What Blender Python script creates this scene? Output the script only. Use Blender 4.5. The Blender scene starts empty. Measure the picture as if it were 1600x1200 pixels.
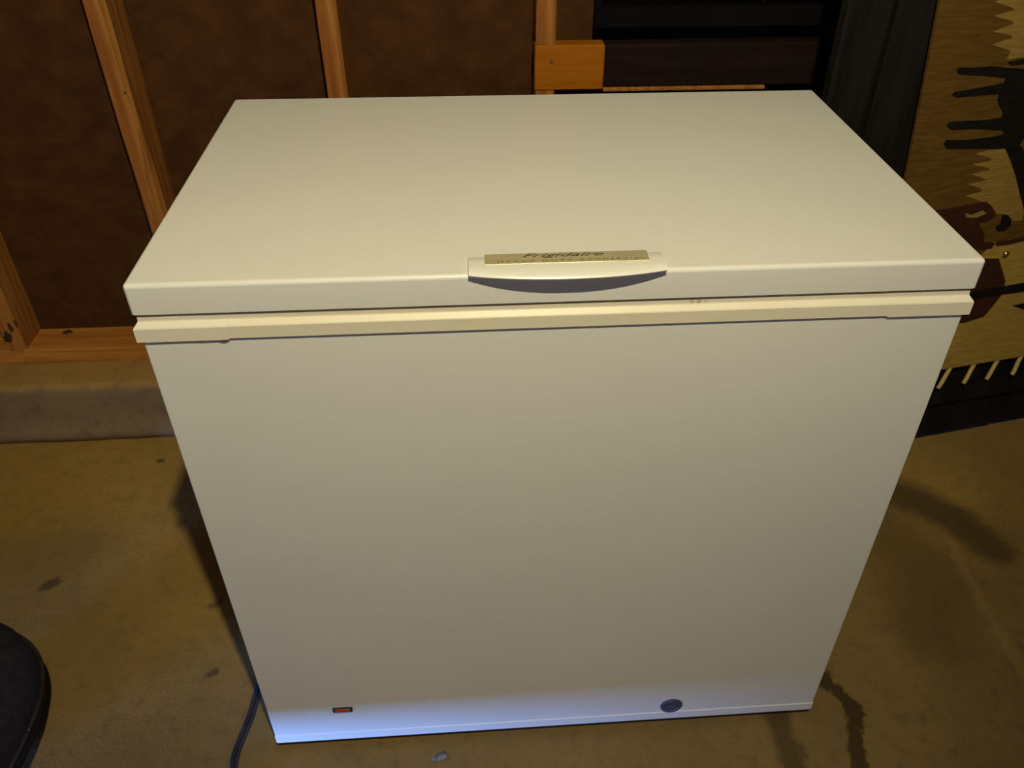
import bpy, bmesh, math, random
from mathutils import Vector, Matrix, noise
random.seed(7)
scene = bpy.context.scene
COL = scene.collection

# ------------------------------------------------------------------ camera, world, lights, exposure
cam_data = bpy.data.cameras.new('camera')
cam = bpy.data.objects.new('camera', cam_data)
COL.objects.link(cam)
cam_data.sensor_width = 36.0
cam_data.lens = 1300.52 * 36.0 / 1600.0
cam_data.shift_x = -26.16 / 1600.0
cam_data.shift_y = -6.05 / 1600.0
cam_data.clip_start = 0.02
cam_data.dof.use_dof = True
cam_data.dof.focus_distance = 1.0
cam_data.dof.aperture_fstop = 9.0


def cam_axes(yaw, pitch, roll):
    f = Vector((math.sin(yaw) * math.cos(pitch), math.cos(yaw) * math.cos(pitch), -math.sin(pitch)))
    r = f.cross(Vector((0, 0, 1))).normalized()
    u = r.cross(f)
    c, s = math.cos(roll), math.sin(roll)
    return c * r + s * u, -s * r + c * u, f


_r, _u, _f = cam_axes(*(0.07772, 0.65510, 0.00955))
cam.matrix_world = Matrix((
    (_r.x, _u.x, -_f.x, -0.0977),
    (_r.y, _u.y, -_f.y, -0.7440),
    (_r.z, _u.z, -_f.z, 1.3234),
    (0, 0, 0, 1)))
scene.camera = cam

world = bpy.data.worlds.new('night_world')
scene.world = world
world.use_nodes = True
world.node_tree.nodes['Background'].inputs['Color'].default_value = (0.5, 0.6, 0.9, 1)
world.node_tree.nodes['Background'].inputs['Strength'].default_value = 0.001

scene.view_settings.view_transform = 'Standard'
scene.view_settings.look = 'None'
scene.view_settings.gamma = 1.0
scene.view_settings.use_curve_mapping = False
scene.view_settings.exposure = 0.0


def add_light(name, kind, loc, energy, color, target=None, **kw):
    d = bpy.data.lights.new(name, kind)
    d.energy = energy
    d.color = color
    for k, v in kw.items():
        setattr(d, k, v)
    o = bpy.data.objects.new(name, d)
    o.location = loc
    if target is not None:
        o.rotation_euler = (Vector(target) - Vector(loc)).to_track_quat('-Z', 'Y').to_euler()
    COL.objects.link(o)
    return o


# the reflector lamp under the garage ceiling above the photographer, turned towards the freezer and the wall behind it
add_light('ceiling_lamp', 'SPOT', (0.015, -0.825, 2.15), 90.0, (1.0, 0.89, 0.565), target=(-0.25, 0.90, 0.62),
          shadow_soft_size=0.02, spot_size=math.radians(108), spot_blend=1.0)
# added room fill behind an unseen slot, then daylight through an unseen door gap
add_light('added_fill', 'AREA', (-0.6, -4.15, 1.85), 14.0, (0.88, 0.80, 0.92), target=(-0.4, 0.0, 0.9),
          shape='RECTANGLE', size=2.0, size_y=0.5)
add_light('side_door_daylight', 'AREA', (-4.6, -3.2, 0.12), 1750.0, (0.16, 0.37, 1.0), target=(-0.3, 0.0, 0.06),
          shape='RECTANGLE', size=0.5, size_y=0.22)


# ------------------------------------------------------------------ helpers
def principled(name):
    m = bpy.data.materials.new(name)
    m.use_nodes = True
    nt = m.node_tree
    return m, nt, nt.nodes['Principled BSDF']


def N(nt, kind, **kw):
    n = nt.nodes.new(kind)
    for k, v in kw.items():
        setattr(n, k, v)
    return n


def obj_coords(nt, scale=(1, 1, 1)):
    tc = N(nt, 'ShaderNodeTexCoord')
    mp = N(nt, 'ShaderNodeMapping')
    mp.inputs['Scale'].default_value = scale
    nt.links.new(tc.outputs['Object'], mp.inputs['Vector'])
    return tc.outputs['Object'], mp.outputs['Vector']


def noise_fac(nt, vec, scale, detail=4.0, rough=0.6, dist=0.0):
    n = N(nt, 'ShaderNodeTexNoise')
    n.inputs['Scale'].default_value = scale
    n.inputs['Detail'].default_value = detail
    n.inputs['Roughness'].default_value = rough
    n.inputs['Distortion'].default_value = dist
    nt.links.new(vec, n.inputs['Vector'])
    return n.outputs['Fac']


def math_node(nt, op, a, b=None, clamp=False):
    n = N(nt, 'ShaderNodeMath', operation=op, use_clamp=clamp)
    for i, v in enumerate((a, b)):
        if v is None:
            continue
        if isinstance(v, (int, float)):
            n.inputs[i].default_value = v
        else:
            nt.links.new(v, n.inputs[i])
    return n.outputs[0]


def vmath(nt, op, a, b=None, out=0):
    n = N(nt, 'ShaderNodeVectorMath', operation=op)
    for i, v in enumerate((a, b)):
        if v is None:
            continue
        if isinstance(v, (tuple, list)):
            n.inputs[i].default_value = v
        else:
            nt.links.new(v, n.inputs[i])
    return n.outputs[out]


def ramp01(nt, v, lo, hi):
    n = N(nt, 'ShaderNodeMapRange', interpolation_type='SMOOTHSTEP')
    n.inputs['From Min'].default_value = lo
    n.inputs['From Max'].default_value = hi
    nt.links.new(v, n.inputs['Value'])
    return n.outputs['Result']


def mix_col(nt, fac, a, b):
    n = N(nt, 'ShaderNodeMix', data_type='RGBA')
    if isinstance(fac, float):
        n.inputs['Factor'].default_value = fac
    else:
        nt.links.new(fac, n.inputs['Factor'])
    for s, v in (('A', a), ('B', b)):
        i = [x for x in n.inputs if x.name == s and x.type == 'RGBA'][0]
        if isinstance(v, (tuple, list)):
            i.default_value = tuple(v[:3]) + (1,)
        else:
            nt.links.new(v, i)
    return [o for o in n.outputs if o.type == 'RGBA'][0]


def seg_dist(nt, P, a, b):
    """distance from point P to the segment a-b, as nodes"""
    ba = tuple(b[i] - a[i] for i in range(3))
    l2 = sum(v * v for v in ba)
    pa = vmath(nt, 'SUBTRACT', P, a)
    h = math_node(nt, 'DIVIDE', vmath(nt, 'DOT_PRODUCT', pa, ba, out=1), l2, clamp=True)
    sc = N(nt, 'ShaderNodeVectorMath', operation='SCALE')
    sc.inputs[0].default_value = ba
    nt.links.new(h, sc.inputs['Scale'])
    return vmath(nt, 'LENGTH', vmath(nt, 'SUBTRACT', pa, sc.outputs[0]), out=1)


def poly_dist(nt, P, pts):
    d = None
    for a, b in zip(pts, pts[1:]):
        s = seg_dist(nt, P, a, b)
        d = s if d is None else math_node(nt, 'MINIMUM', d, s)
    return d


def bump(nt, bs, height, strength, dist=0.01):
    b = N(nt, 'ShaderNodeBump')
    b.inputs['Strength'].default_value = strength
    b.inputs['Distance'].default_value = dist
    nt.links.new(height, b.inputs['Height'])
    nt.links.new(b.outputs['Normal'], bs.inputs['Normal'])


def surface(name, c1, c2, stretch=(1, 1, 1), scale=8.0, rough=0.6, bmp=0.0, metallic=0.0, detail=5.0, lo=0.3, hi=0.7,
            dist=0.0, spec=0.5, spots=(), spot_col=(0.01, 0.008, 0.01), coat=0.0):
    m, nt, bs = principled(name)
    raw, vec = obj_coords(nt, stretch)
    f = noise_fac(nt, vec, scale, detail, dist=dist)
    col = mix_col(nt, ramp01(nt, f, lo, hi), c1, c2)
    for (p, r) in spots:
        wob = vmath(nt, 'ADD', raw, (0, 0, 0))
        d = vmath(nt, 'LENGTH', vmath(nt, 'SUBTRACT', wob, p), out=1)
        d = math_node(nt, 'ADD', d, math_node(nt, 'MULTIPLY', noise_fac(nt, raw, 90.0, 2.0), r * 0.8))
        k = math_node(nt, 'SUBTRACT', 1.0, ramp01(nt, d, r * 0.7, r * 1.5))
        col = mix_col(nt, k, col, spot_col)
    nt.links.new(col, bs.inputs['Base Color'])
    bs.inputs['Roughness'].default_value = rough
    bs.inputs['Metallic'].default_value = metallic
    bs.inputs['Specular IOR Level'].default_value = spec
    if coat:
        bs.inputs['Coat Weight'].default_value = coat
        bs.inputs['Coat Roughness'].default_value = 0.25
    if bmp:
        bump(nt, bs, f, bmp)
    return m


def link(name, me, m=None, parent=None, kind=None):
    o = bpy.data.objects.new(name, me)
    COL.objects.link(o)
    if m is not None:
        o.data.materials.append(m)
    if parent is not None:
        o.parent = parent
    if kind:
        o['kind'] = kind
    return o


def finish(bm, name, smooth=False):
    bmesh.ops.recalc_face_normals(bm, faces=bm.faces)
    me = bpy.data.meshes.new(name)
    bm.to_mesh(me)
    bm.free()
    if smooth:
        for p in me.polygons:
            p.use_smooth = True
    return me


def add_box(bm, lo, hi, bev=0.0, segs=2):
    r = bmesh.ops.create_cube(bm, size=1.0)
    vs = r['verts']
    for v in vs:
        for i in range(3):
            v.co[i] = lo[i] if v.co[i] < 0 else hi[i]
    if bev:
        es = set(e for v in vs for e in v.link_edges)
        bmesh.ops.bevel(bm, geom=list(es), offset=bev, segments=segs, profile=0.6, affect='EDGES')


def box(name, lo, hi, m, parent=None, bev=0.0, segs=2, kind=None, smooth=False):
    """a box whose object origin is its own centre"""
    c = Vector([(a + b) / 2 for a, b in zip(lo, hi)])
    bm = bmesh.new()
    add_box(bm, [a - k for a, k in zip(lo, c)], [b - k for b, k in zip(hi, c)], bev, segs)
    o = link(name, finish(bm, name, smooth), m, parent, kind)
    o.location = c
    return o


def prism(name, pts, thick, m, parent=None, bev=0.0):
    """a flat outline (x, z), front face at y = -thick, back at y = 0"""
    bm = bmesh.new()
    vs = [bm.verts.new((x, 0, z)) for x, z in pts]
    f = bm.faces.new(vs)
    ext = bmesh.ops.extrude_face_region(bm, geom=[f])
    for v in [e for e in ext['geom'] if isinstance(e, bmesh.types.BMVert)]:
        v.co.y -= thick
    bmesh.ops.triangulate(bm, faces=[f for f in bm.faces if len(f.verts) > 4])
    return link(name, finish(bm, name), m, parent)


def tube(bm, pts, r, n=8, squash=1.0):
    """round tube along a smoothed polyline"""
    P = [Vector(p) for p in pts]
    fine = []
    for i in range(len(P) - 1):
        p0, p1, p2, p3 = P[max(i - 1, 0)], P[i], P[i + 1], P[min(i + 2, len(P) - 1)]
        for k in range(6):
            t = k / 6
            fine.append(0.5 * ((2 * p1) + (p2 - p0) * t + (2 * p0 - 5 * p1 + 4 * p2 - p3) * t * t
                               + (3 * p1 - p0 - 3 * p2 + p3) * t ** 3))
    fine.append(P[-1])
    rings = []
    for i, c in enumerate(fine):
        t = (fine[min(i + 1, len(fine) - 1)] - fine[max(i - 1, 0)]).normalized()
        a = t.cross(Vector((0, 0, 1)))
        a = a.normalized() if a.length > 1e-4 else Vector((1, 0, 0))
        b = a.cross(t).normalized()
        rings.append([bm.verts.new(c + a * math.cos(q) * r + b * math.sin(q) * r * squash)
                      for q in [2 * math.pi * k / n for k in range(n)]])
    for r0, r1 in zip(rings, rings[1:]):
        for k in range(n):
            bm.faces.new((r0[k], r0[(k + 1) % n], r1[(k + 1) % n], r1[k]))
    bm.faces.new(rings[0][::-1])
    bm.faces.new(rings[-1])


def empty(name, loc=(0, 0, 0), rz=0.0):
    o = bpy.data.objects.new(name, None)
    COL.objects.link(o)
    o.location = loc
    o.rotation_euler = (0, 0, rz)
    return o


def tag(o, label, cat, group=None):
    o['label'] = label
    o['category'] = cat
    if group:
        o['group'] = group
    return o


# ------------------------------------------------------------------ materials
white_enamel = surface('white_enamel', (0.80, 0.79, 0.76), (0.83, 0.82, 0.79), scale=3.0, rough=0.38, coat=0.0)
lid_enamel = surface('lid_enamel', (0.82, 0.81, 0.78), (0.84, 0.83, 0.80), scale=3.0, rough=0.33)
cream_plastic = surface('cream_plastic', (0.86, 0.80, 0.66), (0.83, 0.76, 0.58), stretch=(1, 4, 4), scale=5.0, rough=0.4,
                        spots=tuple(((x, -0.2735, 0.8462), r) for x, r in ((0.118, 0.0028), (0.128, 0.0034), (0.136, 0.0044), (0.144, 0.0048), (0.151, 0.0038), (0.160, 0.0028), (-0.335, 0.003), (-0.318, 0.0025), (-0.01, 0.003))), spot_col=(0.36, 0.22, 0.09))
cap_plastic = surface('corner_plastic', (0.86, 0.81, 0.68), (0.84, 0.78, 0.62), scale=6.0, rough=0.4)
rust_stain = surface('rust', (0.20, 0.08, 0.03), (0.32, 0.16, 0.06), scale=60.0, rough=0.8)
gasket_grey = surface('gasket_grey', (0.10, 0.10, 0.11), (0.13, 0.13, 0.14), scale=20.0, rough=0.7)
handle_plastic = surface('handle_plastic', (0.84, 0.83, 0.78), (0.86, 0.85, 0.80), scale=4.0, rough=0.3)
brushed_metal = surface('brushed_metal', (0.55, 0.48, 0.30), (0.68, 0.60, 0.38), stretch=(2, 90, 1), scale=12.0, rough=0.42, metallic=0.35)
plate_ink = surface('plate_ink', (0.06, 0.05, 0.04), (0.09, 0.08, 0.06), scale=20.0, rough=0.5)
plate_ink2 = surface('plate_ink_small', (0.17, 0.14, 0.08), (0.20, 0.17, 0.10), scale=20.0, rough=0.5)
lens_red = surface('lens_red', (0.50, 0.05, 0.008), (0.60, 0.09, 0.01), scale=50.0, rough=0.2)
dark_plastic = surface('dark_plastic', (0.022, 0.022, 0.028), (0.035, 0.035, 0.042), scale=30.0, rough=0.45)
plug_plastic = surface('plug_plastic', (0.055, 0.065, 0.12), (0.07, 0.08, 0.14), scale=30.0, rough=0.4)
cord_rubber = surface('cord_rubber', (0.015, 0.014, 0.016), (0.03, 0.028, 0.03), scale=40.0, rough=0.5)
steel_grey = surface('steel_grey', (0.35, 0.35, 0.36), (0.42, 0.42, 0.43), scale=30.0, rough=0.4, metallic=1.0)

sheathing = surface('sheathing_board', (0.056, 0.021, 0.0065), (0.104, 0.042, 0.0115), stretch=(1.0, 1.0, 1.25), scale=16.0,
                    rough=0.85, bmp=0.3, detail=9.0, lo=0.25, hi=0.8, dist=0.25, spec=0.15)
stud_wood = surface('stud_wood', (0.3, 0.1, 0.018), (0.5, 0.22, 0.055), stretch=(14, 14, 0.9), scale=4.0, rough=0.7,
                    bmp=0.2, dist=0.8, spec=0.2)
plate_wood = surface('plate_wood', (0.42, 0.15, 0.025), (0.6, 0.27, 0.055), stretch=(0.9, 14, 14), scale=4.0, rough=0.75,
                     bmp=0.2, dist=0.7, spec=0.2)
block_wood = surface('block_wood', (0.38, 0.118, 0.004), (0.47, 0.16, 0.008), stretch=(1.2, 10, 12), scale=3.0, rough=0.6,
                     bmp=0.1, dist=0.9, spec=0.2, spots=(((-0.036, -0.019, 0.012), 0.0040),), spot_col=(0.12, 0.06, 0.02))
window_paint = surface('window_paint', (0.004, 0.003, 0.005), (0.007, 0.005, 0.008), scale=6.0, rough=0.8, spec=0.1)
dark_board = surface('dark_board', (0.012, 0.005, 0.004), (0.024, 0.010, 0.007), stretch=(1, 10, 12), scale=4.0, rough=0.7, spec=0.15)
black_wood = surface('black_wood', (0.006, 0.005, 0.005), (0.016, 0.013, 0.011), stretch=(12, 12, 1.0), scale=4.0, rough=0.75, spec=0.2)
roof_wood = surface('roof_boards', (0.12, 0.07, 0.035), (0.17, 0.10, 0.05), stretch=(1, 6, 1), scale=3.0, rough=0.85)
roof_paint = surface('roof_paint', (0.30, 0.28, 0.26), (0.36, 0.34, 0.31), scale=3.0, rough=0.85)
door_paint = surface('door_paint', (0.16, 0.15, 0.14), (0.20, 0.19, 0.17), scale=3.0, rough=0.6)

rug_tan = surface('rug_tan', (0.13, 0.066, 0.012), (0.185, 0.1, 0.02), stretch=(1.0, 1.0, 6.0), scale=22.0, rough=0.95, bmp=0.3, detail=6.0, spec=0.1)
rug_light = surface('rug_light', (0.33, 0.21, 0.050), (0.42, 0.27, 0.070), stretch=(1.0, 1.0, 6.0), scale=22.0, rough=0.95, bmp=0.3, spec=0.1)
rug_field = surface('rug_field', (0.46, 0.30, 0.060), (0.58, 0.39, 0.085), stretch=(1.0, 1.0, 6.0), scale=22.0, rough=0.95, bmp=0.3, spec=0.1)
tassel_wool = surface('tassel_wool', (0.66, 0.50, 0.17), (0.74, 0.58, 0.22), stretch=(6, 6, 1), scale=40.0, rough=0.95, spec=0.1)
rug_black = surface('rug_black', (0.010, 0.008, 0.008), (0.018, 0.014, 0.012), stretch=(1, 1, 6), scale=24.0, rough=0.95, bmp=0.3, spec=0.1)
rug_maroon = surface('rug_maroon', (0.050, 0.018, 0.010), (0.075, 0.028, 0.014), stretch=(1, 1, 6), scale=24.0, rough=0.95, bmp=0.3, spec=0.1)
brass = surface('brass', (0.85, 0.68, 0.35), (0.9, 0.74, 0.42), scale=10.0, rough=0.25, metallic=1.0)
bag_cloth = surface('bag_cloth', (0.016, 0.015, 0.025), (0.03, 0.027, 0.042), stretch=(1, 1, 1), scale=60.0, rough=0.9, bmp=0.2, spec=0.2)
stone = surface('stone_chip', (0.05, 0.04, 0.035), (0.30, 0.27, 0.25), scale=45.0, rough=0.8)


def make_concrete(name, c1, c2, c3, with_stains, tone_ramp=None):
    m, nt, bs = principled(name)
    tc = N(nt, 'ShaderNodeTexCoord')
    P = tc.outputs['Object']
    big = noise_fac(nt, P, 2.6, 6.0, 0.6, 0.3)
    fine = noise_fac(nt, P, 34.0, 7.0, 0.7)
    grit = noise_fac(nt, P, 160.0, 3.0, 0.6)
    col = mix_col(nt, ramp01(nt, big, 0.3, 0.7), c1, c2)
    col = mix_col(nt, math_node(nt, 'MULTIPLY', ramp01(nt, fine, 0.46, 0.74), 0.8), col, c3)
    col = mix_col(nt, math_node(nt, 'MULTIPLY', ramp01(nt, grit, 0.60, 0.8), 0.5), col, tuple(v * 0.45 for v in c1))
    if tone_ramp:
        # tone multiplied from darker to lighter along one axis, broken up by noise
        axis, lo, hi, dark, light = tone_ramp
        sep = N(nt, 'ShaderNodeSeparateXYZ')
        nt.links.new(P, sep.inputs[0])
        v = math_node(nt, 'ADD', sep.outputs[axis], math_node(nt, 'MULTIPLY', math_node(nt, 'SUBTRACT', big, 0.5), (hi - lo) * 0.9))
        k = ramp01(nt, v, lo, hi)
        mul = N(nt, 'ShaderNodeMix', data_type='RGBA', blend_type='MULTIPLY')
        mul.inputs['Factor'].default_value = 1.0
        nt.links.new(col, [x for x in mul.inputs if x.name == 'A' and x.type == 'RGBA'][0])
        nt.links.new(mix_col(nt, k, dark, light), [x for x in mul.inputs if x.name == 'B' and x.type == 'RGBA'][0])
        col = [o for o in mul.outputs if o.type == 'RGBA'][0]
    if with_stains:
        nz = N(nt, 'ShaderNodeTexNoise')
        nz.inputs['Scale'].default_value = 26.0
        nz.inputs['Detail'].default_value = 9.0
        nz.inputs['Roughness'].default_value = 0.68
        nt.links.new(P, nz.inputs['Vector'])
        sub = vmath(nt, 'SUBTRACT', nz.outputs['Color'], (0.5, 0.5, 0.5))
        sc = N(nt, 'ShaderNodeVectorMath', operation='SCALE')
        nt.links.new(sub, sc.inputs[0])
        sc.inputs['Scale'].default_value = 0.055
        Q = vmath(nt, 'MULTIPLY', vmath(nt, 'ADD', P, sc.outputs[0]), (1, 1, 0))
        for pts, r0, r1, colr, amt in STAINS:
            d = poly_dist(nt, Q, [(x, y, 0) for x, y in pts])
            k = math_node(nt, 'SUBTRACT', 1.0, ramp01(nt, d, r0, r1))
            k = math_node(nt, 'MULTIPLY', k, amt)
            col = mix_col(nt, k, col, colr)
    nt.links.new(col, bs.inputs['Base Color'])
    bs.inputs['Roughness'].default_value = 0.85
    bs.inputs['Specular IOR Level'].default_value = 0.2
    bump(nt, bs, math_node(nt, 'ADD', fine, math_node(nt, 'MULTIPLY', grit, 0.5)), 0.25, 0.008)
    return m


# stains and worn marks of the slab, in metres on the floor (outline, soft edge, colour, strength)
STAINS = [
    ([(0.500, 0.072), (0.512, 0.045), (0.530, 0.005), (0.512, -0.045), (0.498, -0.095), (0.49, -0.2)], 0.009, 0.017, (0.055, 0.035, 0.013), 0.9),
    ([(0.392, 0.012), (0.394, -0.03), (0.397, -0.088), (0.40, -0.2)], 0.010, 0.032, (0.075, 0.050, 0.020), 0.8),
    ([(0.79, 0.53), (0.86, 0.49), (0.92, 0.42), (0.955, 0.345)], 0.02, 0.075, (0.060, 0.042, 0.020), 0.75),
    ([(0.72, 0.46), (0.80, 0.30), (0.74, 0.16)], 0.03, 0.13, (0.115, 0.076, 0.026), 0.5),
    ([(0.880, 0.36), (0.868, 0.291), (0.866, 0.18), (0.864, 0.057), (0.86, -0.1)], 0.003, 0.016, (0.34, 0.24, 0.09), 0.4),
    ([(-0.954, 0.372), (-0.945, 0.378)], 0.006, 0.018, (0.07, 0.05, 0.03), 0.8),
    ([(-0.597, 0.146), (-0.588, 0.15)], 0.005, 0.014, (0.07, 0.05, 0.03), 0.75),
    ([(-0.84, 0.72), (-0.832, 0.722)], 0.004, 0.010, (0.07, 0.05, 0.03), 0.8),
    ([(-0.62, 0.30), (-0.61, 0.31)], 0.004, 0.012, (0.08, 0.05, 0.03), 0.6),
]
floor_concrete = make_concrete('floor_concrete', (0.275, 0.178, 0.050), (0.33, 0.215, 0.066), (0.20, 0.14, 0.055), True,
                               tone_ramp=(1, -0.1, 0.75, (0.74, 0.77, 1.0), (1.30, 1.24, 1.05)))  # darker at the front, lighter towards the back wall
curb_concrete = make_concrete('curb_concrete', (0.20, 0.155, 0.082), (0.26, 0.20, 0.11), (0.15, 0.12, 0.075), False, tone_ramp=(2, 0.140, 0.162, (1.08, 1.0, 1.1), (1.85, 1.45, 0.85)))

# ------------------------------------------------------------------ the room shell
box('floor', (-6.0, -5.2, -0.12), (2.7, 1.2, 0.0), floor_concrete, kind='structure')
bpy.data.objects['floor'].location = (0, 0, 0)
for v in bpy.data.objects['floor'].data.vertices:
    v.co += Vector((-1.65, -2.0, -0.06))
box('ceiling', (-2.5, -4.1, 2.62), (2.7, 1.15, 2.74), roof_paint, kind='structure')

bm = bmesh.new()
add_box(bm, (-2.5, -4.1, 0.0), (-2.4, -1.72, 2.62))
add_box(bm, (-2.5, -1.0, 0.0), (-2.4, 1.15, 2.62))
add_box(bm, (-2.5, -1.72, 2.05), (-2.4, -1.0, 2.62))
link('wall_left', finish(bm, 'wall_left'), roof_wood, kind='structure')
box('door_1', (-2.47, -1.72, 0.066), (-2.43, -1.0, 2.05), door_paint, kind='structure')  # unseen door, its gap and width shaped to limit the low daylight band
box('wall_right', (2.6, -4.1, 0.0), (2.7, 1.15, 2.62), roof_wood, kind='structure')
bm = bmesh.new()
add_box(bm, (-2.4, -4.1, 0.0), (2.6, -4.0, 1.58))
add_box(bm, (-2.4, -4.1, 2.12), (2.6, -4.0, 2.62))
add_box(bm, (-2.4, -4.1, 1.58), (-1.62, -4.0, 2.12))
add_box(bm, (0.42, -4.1, 1.58), (2.6, -4.0, 2.12))
link('wall_front', finish(bm, 'wall_front'), door_paint, kind='structure')  # unseen wall, slot cut to let the added fill in

# concrete foundation curb along the back wall: uneven cast face, ledge on top
bm = bmesh.new()
nx = 150
prof = [(0.803, 0.0), (0.801, 0.007), (0.792, 0.014), (0.789, 0.026), (0.793, 0.04), (0.802, 0.052), (0.804, 0.075), (0.8045, 0.10), (0.805, 0.125), (0.806, 0.147), (0.812, 0.156),
        (0.825, 0.159), (0.86, 0.160), (0.90, 0.160), (1.08, 0.160)]
rows = []
for i in range(nx + 1):
    x = -2.4 + 5.0 * i / nx
    row = []
    for j, (y, z) in enumerate(prof):
        n1 = noise.noise(Vector((x * 9, j * 0.55, 3.1)))
        n2 = noise.noise(Vector((x * 31, j * 1.3, 7.7)))
        amp = 1.0 if 0 < j < 11 else 0.0
        row.append(bm.verts.new((x, y + amp * (0.005 * n1 + 0.0022 * n2), max(0.0, z + (0.003 * n1 + 0.0015 * n2) * (amp if j > 6 else 0)))))
    rows.append(row)
for r0, r1 in zip(rows, rows[1:]):
    for a, b, c, d in zip(r0, r1, r1[1:], r0[1:]):
        bm.faces.new((a, b, c, d))
link('trim_1', finish(bm, 'trim_1', True), curb_concrete, kind='structure')

# ------------------------------------------------------------------ the open stud wall
wall_back = empty('wall_back', (0, 0.99, 0.16))
wall_back['kind'] = 'structure'


def wpart(name, lo, hi, m, bev=0.001, **kw):
    o = box(name, lo, hi, m, None, bev, 1, **kw)
    o.parent = wall_back
    o.matrix_parent_inverse = Matrix.Translation((0, -0.99, -0.16))
    return o


ZP = 0.198
# sheathing boards, one per stud bay (butt joints behind the studs)
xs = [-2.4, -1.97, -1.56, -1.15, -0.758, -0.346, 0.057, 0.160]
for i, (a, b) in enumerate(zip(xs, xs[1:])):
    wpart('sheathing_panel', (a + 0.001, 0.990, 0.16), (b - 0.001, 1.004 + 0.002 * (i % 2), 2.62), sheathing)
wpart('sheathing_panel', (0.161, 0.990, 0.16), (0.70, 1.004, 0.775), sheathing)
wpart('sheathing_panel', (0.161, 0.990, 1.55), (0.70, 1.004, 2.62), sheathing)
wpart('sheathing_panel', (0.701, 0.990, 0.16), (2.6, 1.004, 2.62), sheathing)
sill_wood = plate_wood
wpart('sill_plate', (-2.4, 0.900, 0.160), (-1.148, 0.989, ZP), sill_wood, 0.002)
wpart('sill_plate', (-1.147, 0.9005, 0.160), (2.6, 0.989, ZP + 0.0005), sill_wood, 0.002)


def stud(x0, x1, waney, name='stud', zmin=None, zmax=None):
    """an upright 2x4; waney = list of (z, left inset, right chamfer) along its front edge"""
    bm = bmesh.new()
    rings = []
    if zmin is not None:
        waney = [(zmin, 0.001, 0.003)] + [w for w in waney if w[0] > zmin + 0.03]
    if zmax is not None:
        waney = [w for w in waney if w[0] < zmax - 0.03] + [(zmax, 0.001, 0.003)]
    for z, li, ch in waney:
        rings.append([bm.verts.new(v) for v in (
            (x0 + li, 0.900, z), (x1 - ch, 0.900, z), (x1, 0.900 + ch * 1.3, z), (x1, 0.989, z), (x0, 0.989, z), (x0, 0.900 + li, z))])
    for r0, r1 in zip(rings, rings[1:]):
        for k in range(6):
            bm.faces.new((r0[k], r0[(k + 1) % 6], r1[(k + 1) % 6], r1[k]))
    bm.faces.new(rings[0])
    bm.faces.new(rings[-1])
    c = Vector(((x0 + x1) / 2, 0.945, ZP))
    for v in bm.verts:
        v.co -= c
    o = link(name, finish(bm, name), stud_wood)
    o.parent = wall_back
    o.location = c - Vector((0, 0.99, 0.16))
    return o


def waney(seed, steps=22, base=0.002, amp=0.004, step_at=None):
    rr = random.Random(seed)
    out = []
    for i in range(steps + 1):
        z = ZP + (2.62 - ZP) * (i / steps) ** 1.2
        ch = base + amp * abs(noise.noise(Vector((z * 3.1, seed, 0.5))))
        li = 0.001 + 0.001 * rr.random()
        if step_at and z < step_at:
            ch += 0.011
            li += 0.003
        out.append((z, li, ch))
    return out


stud(-2.05, -2.012, waney(4))
stud(-1.60, -1.562, waney(5))
stud(-1.172, -1.134, waney(1, base=0.004, amp=0.008))
stud(-0.777, -0.739, waney(2, base=0.005, amp=0.005, step_at=0.705))
stud(-0.367, -0.329, waney(3))
stud(0.038, 0.076, waney(6), zmin=0.8620)
stud(0.038, 0.076, waney(6), zmax=0.7755)
stud(0.90, 0.938, waney(8))
# dark knots and a gouge at the foot of the leftmost stud, nail hole and knot on the studs
hole = surface('knot_dark', (0.018, 0.010, 0.010), (0.07, 0.03, 0.014), scale=60.0, rough=0.9)


def knot(name, c, rx, rz, face='front', parent=wall_back):
    bm = bmesh.new()
    bmesh.ops.create_uvsphere(bm, u_segments=10, v_segments=6, radius=1.0)
    for v in bm.verts:
        w = 1 + 0.6 * noise.noise(v.co * 2.1 + Vector(c) * 40)
        v.co = Vector((v.co.x * rx * w, v.co.y * 0.002, v.co.z * rz * w)) if face == 'front' else Vector((v.co.x * rx * w, v.co.y * rz * w, v.co.z * 0.002))
    o = link(name, finish(bm, name, True), hole)
    o.parent = parent
    o.location = Vector(c) - Vector((0, 0.99, 0.16))
    return o


knot('knot', (-1.160, 0.900, 0.236), 0.009, 0.016)
knot('knot', (-1.146, 0.900, 0.262), 0.005, 0.013)
knot('knot', (-1.1345, 0.906, 0.268), 0.002, 0.010)
knot('nail_hole', (-0.748, 0.9015, 0.785), 0.004, 0.005)
knot('knot', (-1.066, 0.972, 0.1985), 0.011, 0.009, face='top')

# rough sill of the window: a bare pine end and the dark board that carries on from it
wpart('pine_block', (0.036, 0.899, 0.776), (0.172, 0.937, 0.8615), block_wood, 0.0025)
wpart('sill_board', (0.1725, 0.901, 0.780), (0.690, 0.937, 0.8610), dark_board, 0.002)
wpart('sill_strip', (0.1725, 0.8985, 0.7715), (0.500, 0.937, 0.7795), stud_wood, 0.002)

# the black window behind it
window = empty('window_1', (0.42, 1.0, 0.87))
window['kind'] = 'structure'


def winpart(name, lo, hi, m, bev=0.002):
    o = box(name, lo, hi, m, window, bev, 1)
    o.location -= Vector((0.42, 1.0, 0.87))
    return o


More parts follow.
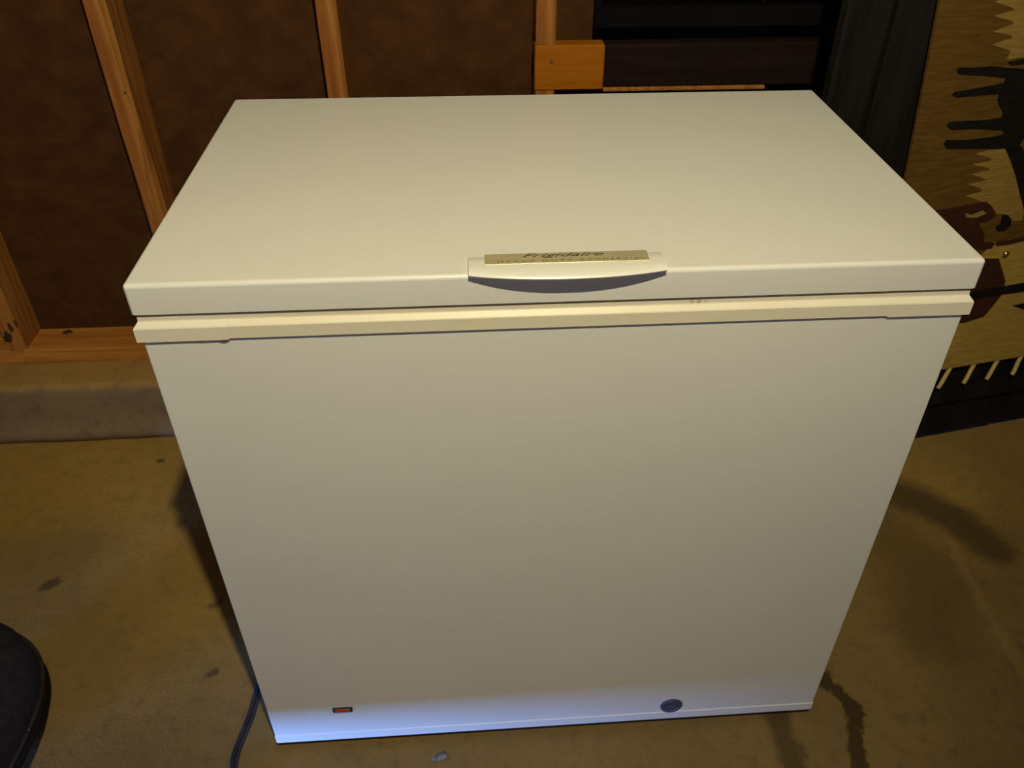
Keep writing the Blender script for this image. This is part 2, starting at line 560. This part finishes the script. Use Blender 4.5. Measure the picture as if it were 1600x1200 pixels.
winpart('window_frame', (0.161, 0.992, 0.867), (0.70, 1.05, 0.905), window_paint)
winpart('window_frame', (0.161, 0.992, 0.905), (0.176, 1.05, 1.55), window_paint)
winpart('window_frame', (0.685, 0.992, 0.905), (0.70, 1.05, 1.55), window_paint)
winpart('window_frame', (0.161, 0.992, 1.52), (0.70, 1.05, 1.55), window_paint)
winpart('meeting_rail', (0.176, 1.012, 1.20), (0.685, 1.04, 1.235), window_paint)
gm, gnt, gbs = principled('night_glass')
gbs.inputs['Base Color'].default_value = (0.9, 0.92, 0.95, 1)
gbs.inputs['Transmission Weight'].default_value = 1.0
gbs.inputs['Roughness'].default_value = 0.02
gbs.inputs['IOR'].default_value = 1.45
winpart('pane', (0.176, 1.020, 0.905), (0.685, 1.025, 1.20), gm, 0.0)
winpart('pane', (0.176, 1.020, 1.235), (0.685, 1.025, 1.52), gm, 0.0)

# ------------------------------------------------------------------ the chest freezer
W, D, H = 0.45, 0.5473, 0.8886
fz = tag(empty('chest_freezer', (0, D / 2, 0)),
         'white chest freezer with a closed overhanging lid, standing on the concrete floor', 'freezer')


def fpart(name, me_or_o, m=None, parent=fz):
    o = me_or_o
    o.parent = parent
    return o


def fbox(name, lo, hi, m, bev=0.0, segs=2, parent=fz, origin=(0, D / 2, 0), smooth=False):
    bm = bmesh.new()
    o3 = Vector(origin)
    add_box(bm, [a - k for a, k in zip(lo, o3)], [b - k for b, k in zip(hi, o3)], bev, segs)
    o = link(name, finish(bm, name, smooth), m, parent)
    return o


fbox('body', (-W + 0.003, 0.0012, 0.034), (W - 0.003, D - 0.004, H - 0.064), white_enamel, 0.0035, 3)
fbox('base_rail', (-W + 0.0025, 0.0, 0.020), (W - 0.0025, D - 0.004, 0.041), white_enamel, 0.0025, 2)
for sx in (-1, 1):
    for y in (0.05, D - 0.06):
        bm = bmesh.new()
        bmesh.ops.create_cone(bm, cap_ends=True, segments=16, radius1=0.016, radius2=0.012, depth=0.021)
        o = link('foot', finish(bm, 'foot'), dark_plastic, fz)
        o.location = (sx * (W - 0.05), y - D / 2, 0.0105)


def sweep(name, prof, x0, x1, y0, y1, m, front_only=False):
    """rim around the freezer mouth: prof = (outset, z) lines; outset 0 = rectangle x0..x1, y0..y1"""
    bm = bmesh.new()
    rings = []
    for out, z in prof:
        rings.append([bm.verts.new((x, y - D / 2, z)) for x, y in (
            (x0 - out, y0 - out), (x1 + out, y0 - out), (x1 + out, y1 + out), (x0 - out, y1 + out))])
    for r0, r1 in zip(rings, rings[1:]):
        for k in range(4):
            bm.faces.new((r0[k], r0[(k + 1) % 4], r1[(k + 1) % 4], r1[k]))
    return link(name, finish(bm, name), m, fz)


# cream plastic breaker strip under the lid: chamfered top, proud lower band
rim_prof = [(-0.012, H - 0.0672), (0.0042, H - 0.0672), (0.0050, H - 0.0664), (0.0050, H - 0.0520), (0.0044, H - 0.0508),
            (0.0002, H - 0.0460), (-0.0003, H - 0.0448), (-0.0003, H - 0.0400), (-0.0300, H - 0.0395), (-0.0300, H - 0.0672), (-0.012, H - 0.0672)]
sweep('breaker_strip', rim_prof, -W + 0.004, W - 0.004, 0.003, D - 0.006, cream_plastic)


def corner_cap(sx):
    """short corner piece of the strip: same profile, a hair proud, turning the corner"""
    bm = bmesh.new()
    p = [(0.0053, H - 0.0680), (0.0053, H - 0.0521), (0.0046, H - 0.0507), (0.0004, H - 0.0459), (-0.0001, H - 0.0447), (-0.0001, H - 0.0398), (-0.006, H - 0.0398), (-0.003, H - 0.0680)]
    rings = []
    for k in range(3):
        ring = []
        for out, z in p:
            X, Y = W - 0.004 + out, 0.003 - out
            if k == 0:
                X = 0.357
            elif k == 2:
                Y = 0.10
            ring.append(bm.verts.new((sx * X, Y - D / 2, z)))
        rings.append(ring)
    n = len(p)
    for r0, r1 in zip(rings, rings[1:]):
        for k in range(n):
            bm.faces.new((r0[k], r0[(k + 1) % n], r1[(k + 1) % n], r1[k]))
    bm.faces.new(rings[0])
    bm.faces.new(rings[-1])
    return link('corner_cap', finish(bm, 'corner_cap'), cap_plastic, fz)


corner_cap(-1)
corner_cap(1)
# rust where the strip's left corner piece ends
bm = bmesh.new()
for x, z, rx, rz in ((-0.3635, H - 0.0687, 0.0055, 0.0018), (-0.385, H - 0.0684, 0.005, 0.0006)):
    r = bmesh.ops.create_uvsphere(bm, u_segments=10, v_segments=6, radius=1.0)
    for v in r['verts']:
        v.co = Vector((x + v.co.x * rx, -0.0006 - D / 2 + v.co.y * 0.0020, z + v.co.z * rz))
link('rust_stain', finish(bm, 'rust_stain', True), rust_stain, fz)
fbox('gasket', (-W + 0.014, 0.014, H - 0.0425), (W - 0.014, D - 0.014, H - 0.034), gasket_grey, 0.002, 1)

# lid: a shallow pan with rolled front edges
bm = bmesh.new()
add_box(bm, (-W, -D / 2, H - 0.0365), (W, D / 2, H))
top = [e for e in bm.edges if all(v.co.z > H - 0.001 for v in e.verts)]
ver = [e for e in bm.edges if abs(e.verts[0].co.z - e.verts[1].co.z) > 0.01]
bot = [e for e in bm.edges if all(v.co.z < H - 0.03 for v in e.verts)]
bmesh.ops.bevel(bm, geom=top + ver, offset=0.0050, segments=5, profile=0.5, affect='EDGES')
bot = [e for e in bm.edges if all(v.co.z < H - 0.036 for v in e.verts) and len(e.link_faces) == 2]
bmesh.ops.bevel(bm, geom=bot, offset=0.0012, segments=1, affect='EDGES')
lid_me = finish(bm, 'lid', True)
lid = link('lid', lid_me, lid_enamel, fz)
wn = lid.modifiers.new('weighted', 'WEIGHTED_NORMAL')
wn.keep_sharp = False
for sx in (-1, 1):
    fbox('hinge', (sx * 0.30 - 0.03, D - 0.006, H - 0.16), (sx * 0.30 + 0.03, D + 0.012, H - 0.02), steel_grey, 0.003, 2)

# handle: a thin cap on the lid's front edge with a bowed lip that overhangs the front
bm = bmesh.new()
n = 40


def lip_y(t):
    return -0.0060 - 0.0115 * (1 - abs(t) ** 2.2)


ZT, ZB = H + 0.0062, H + 0.0008
secs = []
for i in range(n + 1):
    t = -1 + 2 * i / n
    x = 0.1025 * t
    yf = lip_y(t)
    sec = [(0.0330, ZB), (0.0330, H + 0.0022), (0.026, ZT - 0.001), (0.016, ZT - 0.0002), (0.004, ZT), (yf + 0.004, ZT - 0.0006), (yf + 0.0012, ZT - 0.002), (yf, ZT - 0.0036), (yf + 0.0006, ZB + 0.0004), (yf + 0.0022, ZB), (-0.0001, ZB)]
    secs.append([bm.verts.new((x, y - D / 2, z)) for y, z in sec])
k = len(secs[0])
for s0, s1 in zip(secs, secs[1:]):
    for j in range(k):
        bm.faces.new((s0[j], s1[j], s1[(j + 1) % k], s0[(j + 1) % k]))
bm.faces.new(secs[0])
bm.faces.new(secs[-1])
hme = finish(bm, 'handle', True)
handle = link('handle', hme, handle_plastic, fz)
es = handle.modifiers.new('edges', 'EDGE_SPLIT')
es.split_angle = math.radians(40)
handle['label'] = 'white handle with a bowed lip'
# nameplate let into the handle
plate = fbox('nameplate', (-0.0855, 0.0085, ZT - 0.0012), (0.0865, 0.0300, ZT + 0.0008), brushed_metal, 0.0003, 1)
plate['label'] = 'brushed metal nameplate'


def lettering(body, x, y, size, shear, width, parent, m, z, bold=0.0):
    c = bpy.data.curves.new('lettering', 'FONT')
    c.body = body
    c.size = size
    c.shear = shear
    c.extrude = 0.00015
    c.offset = bold
    c.align_x = 'LEFT'
    tmp = bpy.data.objects.new('lettering', c)
    COL.objects.link(tmp)
    dg = bpy.context.evaluated_depsgraph_get()
    me = bpy.data.meshes.new_from_object(tmp.evaluated_get(dg))
    bpy.data.objects.remove(tmp)
    bpy.data.curves.remove(c)
    xs_ = [v.co.x for v in me.vertices]
    s = width / (max(xs_) - min(xs_))
    x0 = min(xs_)
    for v in me.vertices:
        v.co = Vector(((v.co.x - x0) * s + x, v.co.y + y - D / 2, v.co.z + z))
    me.materials.clear()
    return link('lettering', me, m, parent)


lettering('Frigidaire', -0.046, 0.0210, 0.0105, 0.45, 0.086, plate, plate_ink, ZT + 0.0009)
lettering('H E A V Y   D U T Y', -0.072, 0.0112, 0.0052, 0.0, 0.078, plate, plate_ink2, ZT + 0.0009)
lettering('C O M M E R C I A L', 0.0135, 0.0112, 0.0056, 0.0, 0.068, plate, plate_ink2, ZT + 0.0009)

# power-on lamp and drain plug low on the front
ind = fbox('indicator_lamp', (-0.3455, -0.0012, 0.1005), (-0.3145, 0.004, 0.1125), dark_plastic, 0.001, 1)
fbox('lens', (-0.3415, -0.0024, 0.1027), (-0.3180, 0.0, 0.1106), lens_red, 0.001, 2, parent=ind)
ind['label'] = 'black framed red power lamp'
bm = bmesh.new()
prof = [(0.0185, 0.004), (0.0185, -0.003), (0.0165, -0.0048), (0.0125, -0.0050), (0.0115, -0.0036), (0.0, -0.0036)]
ns = 32
rings = [[bm.verts.new((r * math.cos(2 * math.pi * k / ns), y, r * math.sin(2 * math.pi * k / ns))) for k in range(ns)] for r, y in prof[:-1]]
for r0, r1 in zip(rings, rings[1:]):
    for k in range(ns):
        bm.faces.new((r0[k], r0[(k + 1) % ns], r1[(k + 1) % ns], r1[k]))
bm.faces.new(rings[-1])
bm.faces.new(rings[0])
drain = link('drain_plug', finish(bm, 'drain_plug'), plug_plastic, fz)
drain.location = (0.2020, 0.003 - D / 2, 0.0590)
drain['label'] = 'dark blue round drain plug'
s = box('grip', (-0.009, -0.0062, -0.0022), (0.009, -0.0034, 0.0022), plug_plastic, drain, 0.0008, 1)

# twin-core power cord lying along the left side
bm = bmesh.new()
path = [(-0.36, 0.62, 0.10), (-0.415, 0.60, 0.02), (-0.462, 0.52, 0.0045), (-0.468, 0.36, 0.0045), (-0.478, 0.22, 0.0045), (-0.4975, 0.13, 0.0045), (-0.501, 0.10, 0.0045), (-0.504, 0.061, 0.0045),
        (-0.5105, 0.026, 0.0045), (-0.5155, -0.006, 0.0045), (-0.5135, -0.030, 0.0045), (-0.50, -0.09, 0.0045), (-0.47, -0.20, 0.0045)]
tube(bm, [(x - 0.0030, y - D / 2, z) for x, y, z in path], 0.0042)
tube(bm, [(x + 0.0030, y - D / 2, z) for x, y, z in path], 0.0042)
cord = link('power_cord', finish(bm, 'power_cord', True), cord_rubber, fz)
cord['label'] = 'black twin-core power cord'

# ------------------------------------------------------------------ dark wooden screen by the wall, right of the freezer
ANG = math.atan2(0.053, 0.296)
screen = tag(empty('folding_screen', (0.953, 0.686, 0), ANG),
             'tall black wooden screen behind the patterned rug, right of the freezer', 'screen')
for i, (a, b) in enumerate(((-0.455, -0.372), (-0.366, 0.20), (0.206, 0.80))):
    box('board', (a, 0.002 * (i != 1), 0.0), (b, 0.024, 1.72), black_wood, screen, 0.004, 2)
box('top_rail', (-0.455, -0.001, 1.7205), (0.80, 0.027, 1.78), black_wood, screen, 0.004, 2)
box('batten', (-0.43, 0.0245, 0.30), (0.78, 0.040, 0.37), black_wood, screen, 0.003, 1)
box('batten', (-0.43, 0.0245, 1.35), (0.78, 0.040, 1.42), black_wood, screen, 0.003, 1)
box('ledge', (-0.10, -0.0185, 0.120), (0.80, 0.0015, 0.160), black_wood, screen, 0.003, 2)

# ------------------------------------------------------------------ woven rug hung over the screen's front
rug = tag(empty('woven_rug', (0.953 + 0.0, 0.686, 0), ANG),
          'tan woven rug with black comb motif and tasselled hem, hanging over the dark screen', 'rug')
outline = [(-0.2385, 0.225), (0.70, 0.225), (0.70, 1.60), (-0.358, 1.60), (-0.307, 1.004), (-0.2910, 0.873), (-0.274, 0.724)]
o = prism('ground', outline, 0.006, rug_tan, rug)
o.location.y = -0.0125
MOTIFS = {
    'black': [(0.007,0.878), (-0.047,0.880), (-0.100,0.883), (-0.134,0.887), (-0.168,0.892), (-0.206,0.892), (-0.232,0.894), (-0.236,0.890), (-0.229,0.884), (-0.175,0.878), (-0.130,0.871), (-0.130,0.862), (-0.148,0.859), (-0.191,0.855), (-0.226,0.853), (-0.229,0.848), (-0.217,0.844), (-0.174,0.845), (-0.131,0.844), (-0.133,0.834), (-0.124,0.822), (-0.111,0.809), (-0.109,0.799), (-0.143,0.797), (-0.183,0.799), (-0.217,0.800), (-0.220,0.794), (-0.209,0.787), (-0.164,0.785), (-0.098,0.776), (-0.090,0.767), (-0.116,0.764), (-0.169,0.763), (-0.211,0.767), (-0.214,0.760), (-0.205,0.752), (-0.150,0.747), (-0.078,0.741), (-0.055,0.715), (-0.027,0.678), (-0.001,0.639), (0.025,0.603), (0.045,0.600), (0.031,0.642), (0.002,0.695), (-0.027,0.725), (-0.050,0.745), (-0.044,0.760), (0.008,0.761), (0.065,0.758)],
    'spike': [(-0.005,0.902), (-0.108,0.900), (-0.137,0.897), (-0.130,0.892), (-0.104,0.893), (0.002,0.888)],
    'lighta': [(-0.077,0.738), (-0.113,0.739), (-0.139,0.734), (-0.102,0.723), (-0.097,0.718), (-0.137,0.714), (-0.098,0.703), (-0.093,0.698), (-0.132,0.694), (-0.100,0.683), (-0.095,0.678), (-0.130,0.674), (-0.099,0.663), (-0.093,0.656), (-0.127,0.651), (-0.102,0.641), (-0.080,0.633), (-0.056,0.620), (-0.042,0.605), (-0.013,0.599), (0.003,0.585), (0.028,0.582), (0.022,0.603), (-0.004,0.640), (-0.030,0.679), (-0.058,0.715)],
    'lightb': [(-0.076,1.050), (-0.222,1.056), (-0.184,1.036), (-0.216,1.028), (-0.174,1.009), (-0.202,0.995), (-0.167,0.985), (-0.161,0.981), (-0.196,0.974), (-0.156,0.963), (-0.152,0.959), (-0.188,0.949), (-0.150,0.941), (-0.146,0.936), (-0.182,0.928), (-0.139,0.915), (-0.141,0.901), (-0.109,0.903), (-0.006,0.905)],
    'maroon': [(-0.234,0.624), (-0.174,0.628), (-0.126,0.630), (-0.076,0.634), (-0.059,0.622), (-0.042,0.602), (-0.054,0.591), (-0.075,0.590), (-0.064,0.575), (-0.050,0.560), (-0.047,0.545), (-0.016,0.538), (-0.022,0.527), (-0.053,0.528), (-0.095,0.548), (-0.158,0.583)],
    'figure': [(-0.117,0.615), (-0.099,0.609), (-0.078,0.616), (-0.066,0.609), (-0.088,0.602), (-0.109,0.605)],
    'tear': [(-0.025,0.600), (-0.013,0.599), (-0.002,0.589), (0.003,0.575), (-0.008,0.565), (-0.025,0.567), (-0.031,0.575), (-0.022,0.581)],
    'wedge': [(-0.034,0.506), (0.007,0.500), (0.025,0.474), (0.046,0.443), (0.053,0.412), (0.041,0.382), (0.028,0.357), (-0.018,0.348), (-0.044,0.352), (-0.068,0.457)],
    'bar': [(-0.056,0.426), (0.004,0.428), (0.097,0.431), (0.223,0.435), (0.234,0.412), (0.106,0.409), (0.027,0.410), (-0.042,0.407)],
    'dash': [(0.252,0.374), (0.120,0.377), (0.092,0.375), (0.128,0.360), (0.261,0.356)],
    'fold': [(-0.018,0.542), (0.012,0.539), (0.047,0.544), (0.164,0.556), (0.167,0.550), (0.051,0.535), (0.015,0.531), (-0.013,0.532)],
}
MM = dict(black=(rug_black, 0.0030), spike=(rug_black, 0.0028), lighta=(rug_light, 0.0012), lightb=(rug_light, 0.0012), maroon=(rug_maroon, 0.0020),
          figure=(rug_light, 0.0030), tear=(rug_black, 0.0030), wedge=(rug_maroon, 0.0018), bar=(rug_black, 0.0034), dash=(rug_black, 0.0026), fold=(rug_maroon, 0.0026))
MOTIFS['field'] = [(-0.2375, 0.226), (0.699, 0.226), (0.699, 0.60), (0.30, 0.575), (0.047, 0.541), (0.012, 0.537), (-0.018, 0.541), (-0.05, 0.50), (-0.2525, 0.50)]
MM['field'] = (rug_field, 0.0010)
AXIS = 0.24                       # the pattern is symmetrical about the rug's middle
for key, pts in MOTIFS.items():
    m_, th = MM[key]
    shapes = [pts]
    if key != 'field':
        if key in ('black', 'spike', 'lightb', 'bar', 'dash', 'fold'):
            mx = max(u for u, z in pts)
            shapes = [[(AXIS, z) if u > mx - 0.03 else (u, z) for u, z in pts]]
        shapes.append([(2 * AXIS - u, z) for u, z in shapes[0]][::-1])
    for sh in shapes:
        q = prism('motif', sh, th, m_, rug)
        q.location.y = -0.0184
# lighter field of the lower half, and the hem
for i in range(14):
    u0 = -0.182 + 0.0615 * i
    if u0 > 0.69:
        break
    rr = random.Random(i + 40)
    bm = bmesh.new()
    dx = -0.020 + rr.uniform(-0.006, 0.004)
    ln = rr.uniform(0.040, 0.052)
    tube(bm, [(u0, -0.0125, 0.231), (u0 + dx * 0.35, -0.016, 0.225 - ln * 0.35), (u0 + dx * 0.8, -0.0225, 0.225 - ln * 0.75), (u0 + dx, -0.024, 0.225 - ln)], 0.0048, 6)
    link('tassel', finish(bm, 'tassel', True), tassel_wool, rug)
bm = bmesh.new()
bmesh.ops.create_uvsphere(bm, u_segments=16, v_segments=10, radius=0.0065)
o = link('stud_button', finish(bm, 'stud_button', True), brass, rug)
o.location = (0.016, -0.0225, 0.512)
o['label'] = 'shiny brass button'

# ------------------------------------------------------------------ dark bag at the left edge of the view
bag = tag(empty('duffel_bag', (-1.047, -0.008, 0.0)), 'dark navy rounded soft bag on the floor, cut off at lower left', 'bag')
bm = bmesh.new()
nu, nv = 56, 30
RX, RY, RZ, EX = 0.24, 0.21, 0.112, 2.5


def sp(v):
    return math.copysign(abs(v) ** (2 / EX), v)


rings = []
for j in range(1, nv):
    ph = -math.pi / 2 + math.pi * j / nv
    ring = []
    for i in range(nu):
        th = 2 * math.pi * i / nu
        v = Vector((RX * sp(math.cos(th)) * sp(math.cos(ph)), RY * sp(math.sin(th)) * sp(math.cos(ph)), RZ * sp(math.sin(ph))))
        w = 1 + 0.018 * noise.noise(v * 9) + 0.008 * noise.noise(v * 30)
        v = v * w
        ring.append(bm.verts.new((v.x, v.y, max(0.0, v.z + RZ))))
    rings.append(ring)
for r0, r1 in zip(rings, rings[1:]):
    for i in range(nu):
        bm.faces.new((r0[i], r0[(i + 1) % nu], r1[(i + 1) % nu], r1[i]))
bm.faces.new(rings[0])
bm.faces.new(rings[-1])
link('body', finish(bm, 'body', True), bag_cloth, bag)
bm = bmesh.new()
ring_pts = [(RX * 1.004 * sp(math.cos(t)) , RY * 1.004 * sp(math.sin(t)), RZ) for t in [2 * math.pi * k / 40 for k in range(41)]]
tube(bm, ring_pts, 0.004, 6)
link('seam', finish(bm, 'seam', True), cord_rubber, bag)
bm = bmesh.new()
tube(bm, [(-0.12, -0.10, 2 * RZ - 0.012), (-0.10, -0.10, 2 * RZ + 0.03), (0.0, -0.09, 2 * RZ + 0.05), (0.08, -0.10, 2 * RZ + 0.03), (0.10, -0.10, 2 * RZ - 0.012)], 0.008, 8)
link('carry_handle', finish(bm, 'carry_handle', True), cord_rubber, bag)

# ------------------------------------------------------------------ stone chip on the floor before the freezer
bm = bmesh.new()
bmesh.ops.create_icosphere(bm, subdivisions=2, radius=1.0)
for v in bm.verts:
    w = 1 + 0.35 * noise.noise(v.co * 1.3 + Vector((4, 1, 2)))
    v.co = Vector((v.co.x * 0.014 * w, v.co.y * 0.007 * w, max(-0.0035, v.co.z * 0.0045 * w)))
chip = link('stone_chip', finish(bm, 'stone_chip'), stone)
chip.location = (-0.181, -0.030, 0.0035)
chip.rotation_euler.z = 0.25
tag(chip, 'small dark stone chip on the floor in front of the freezer', 'stone')
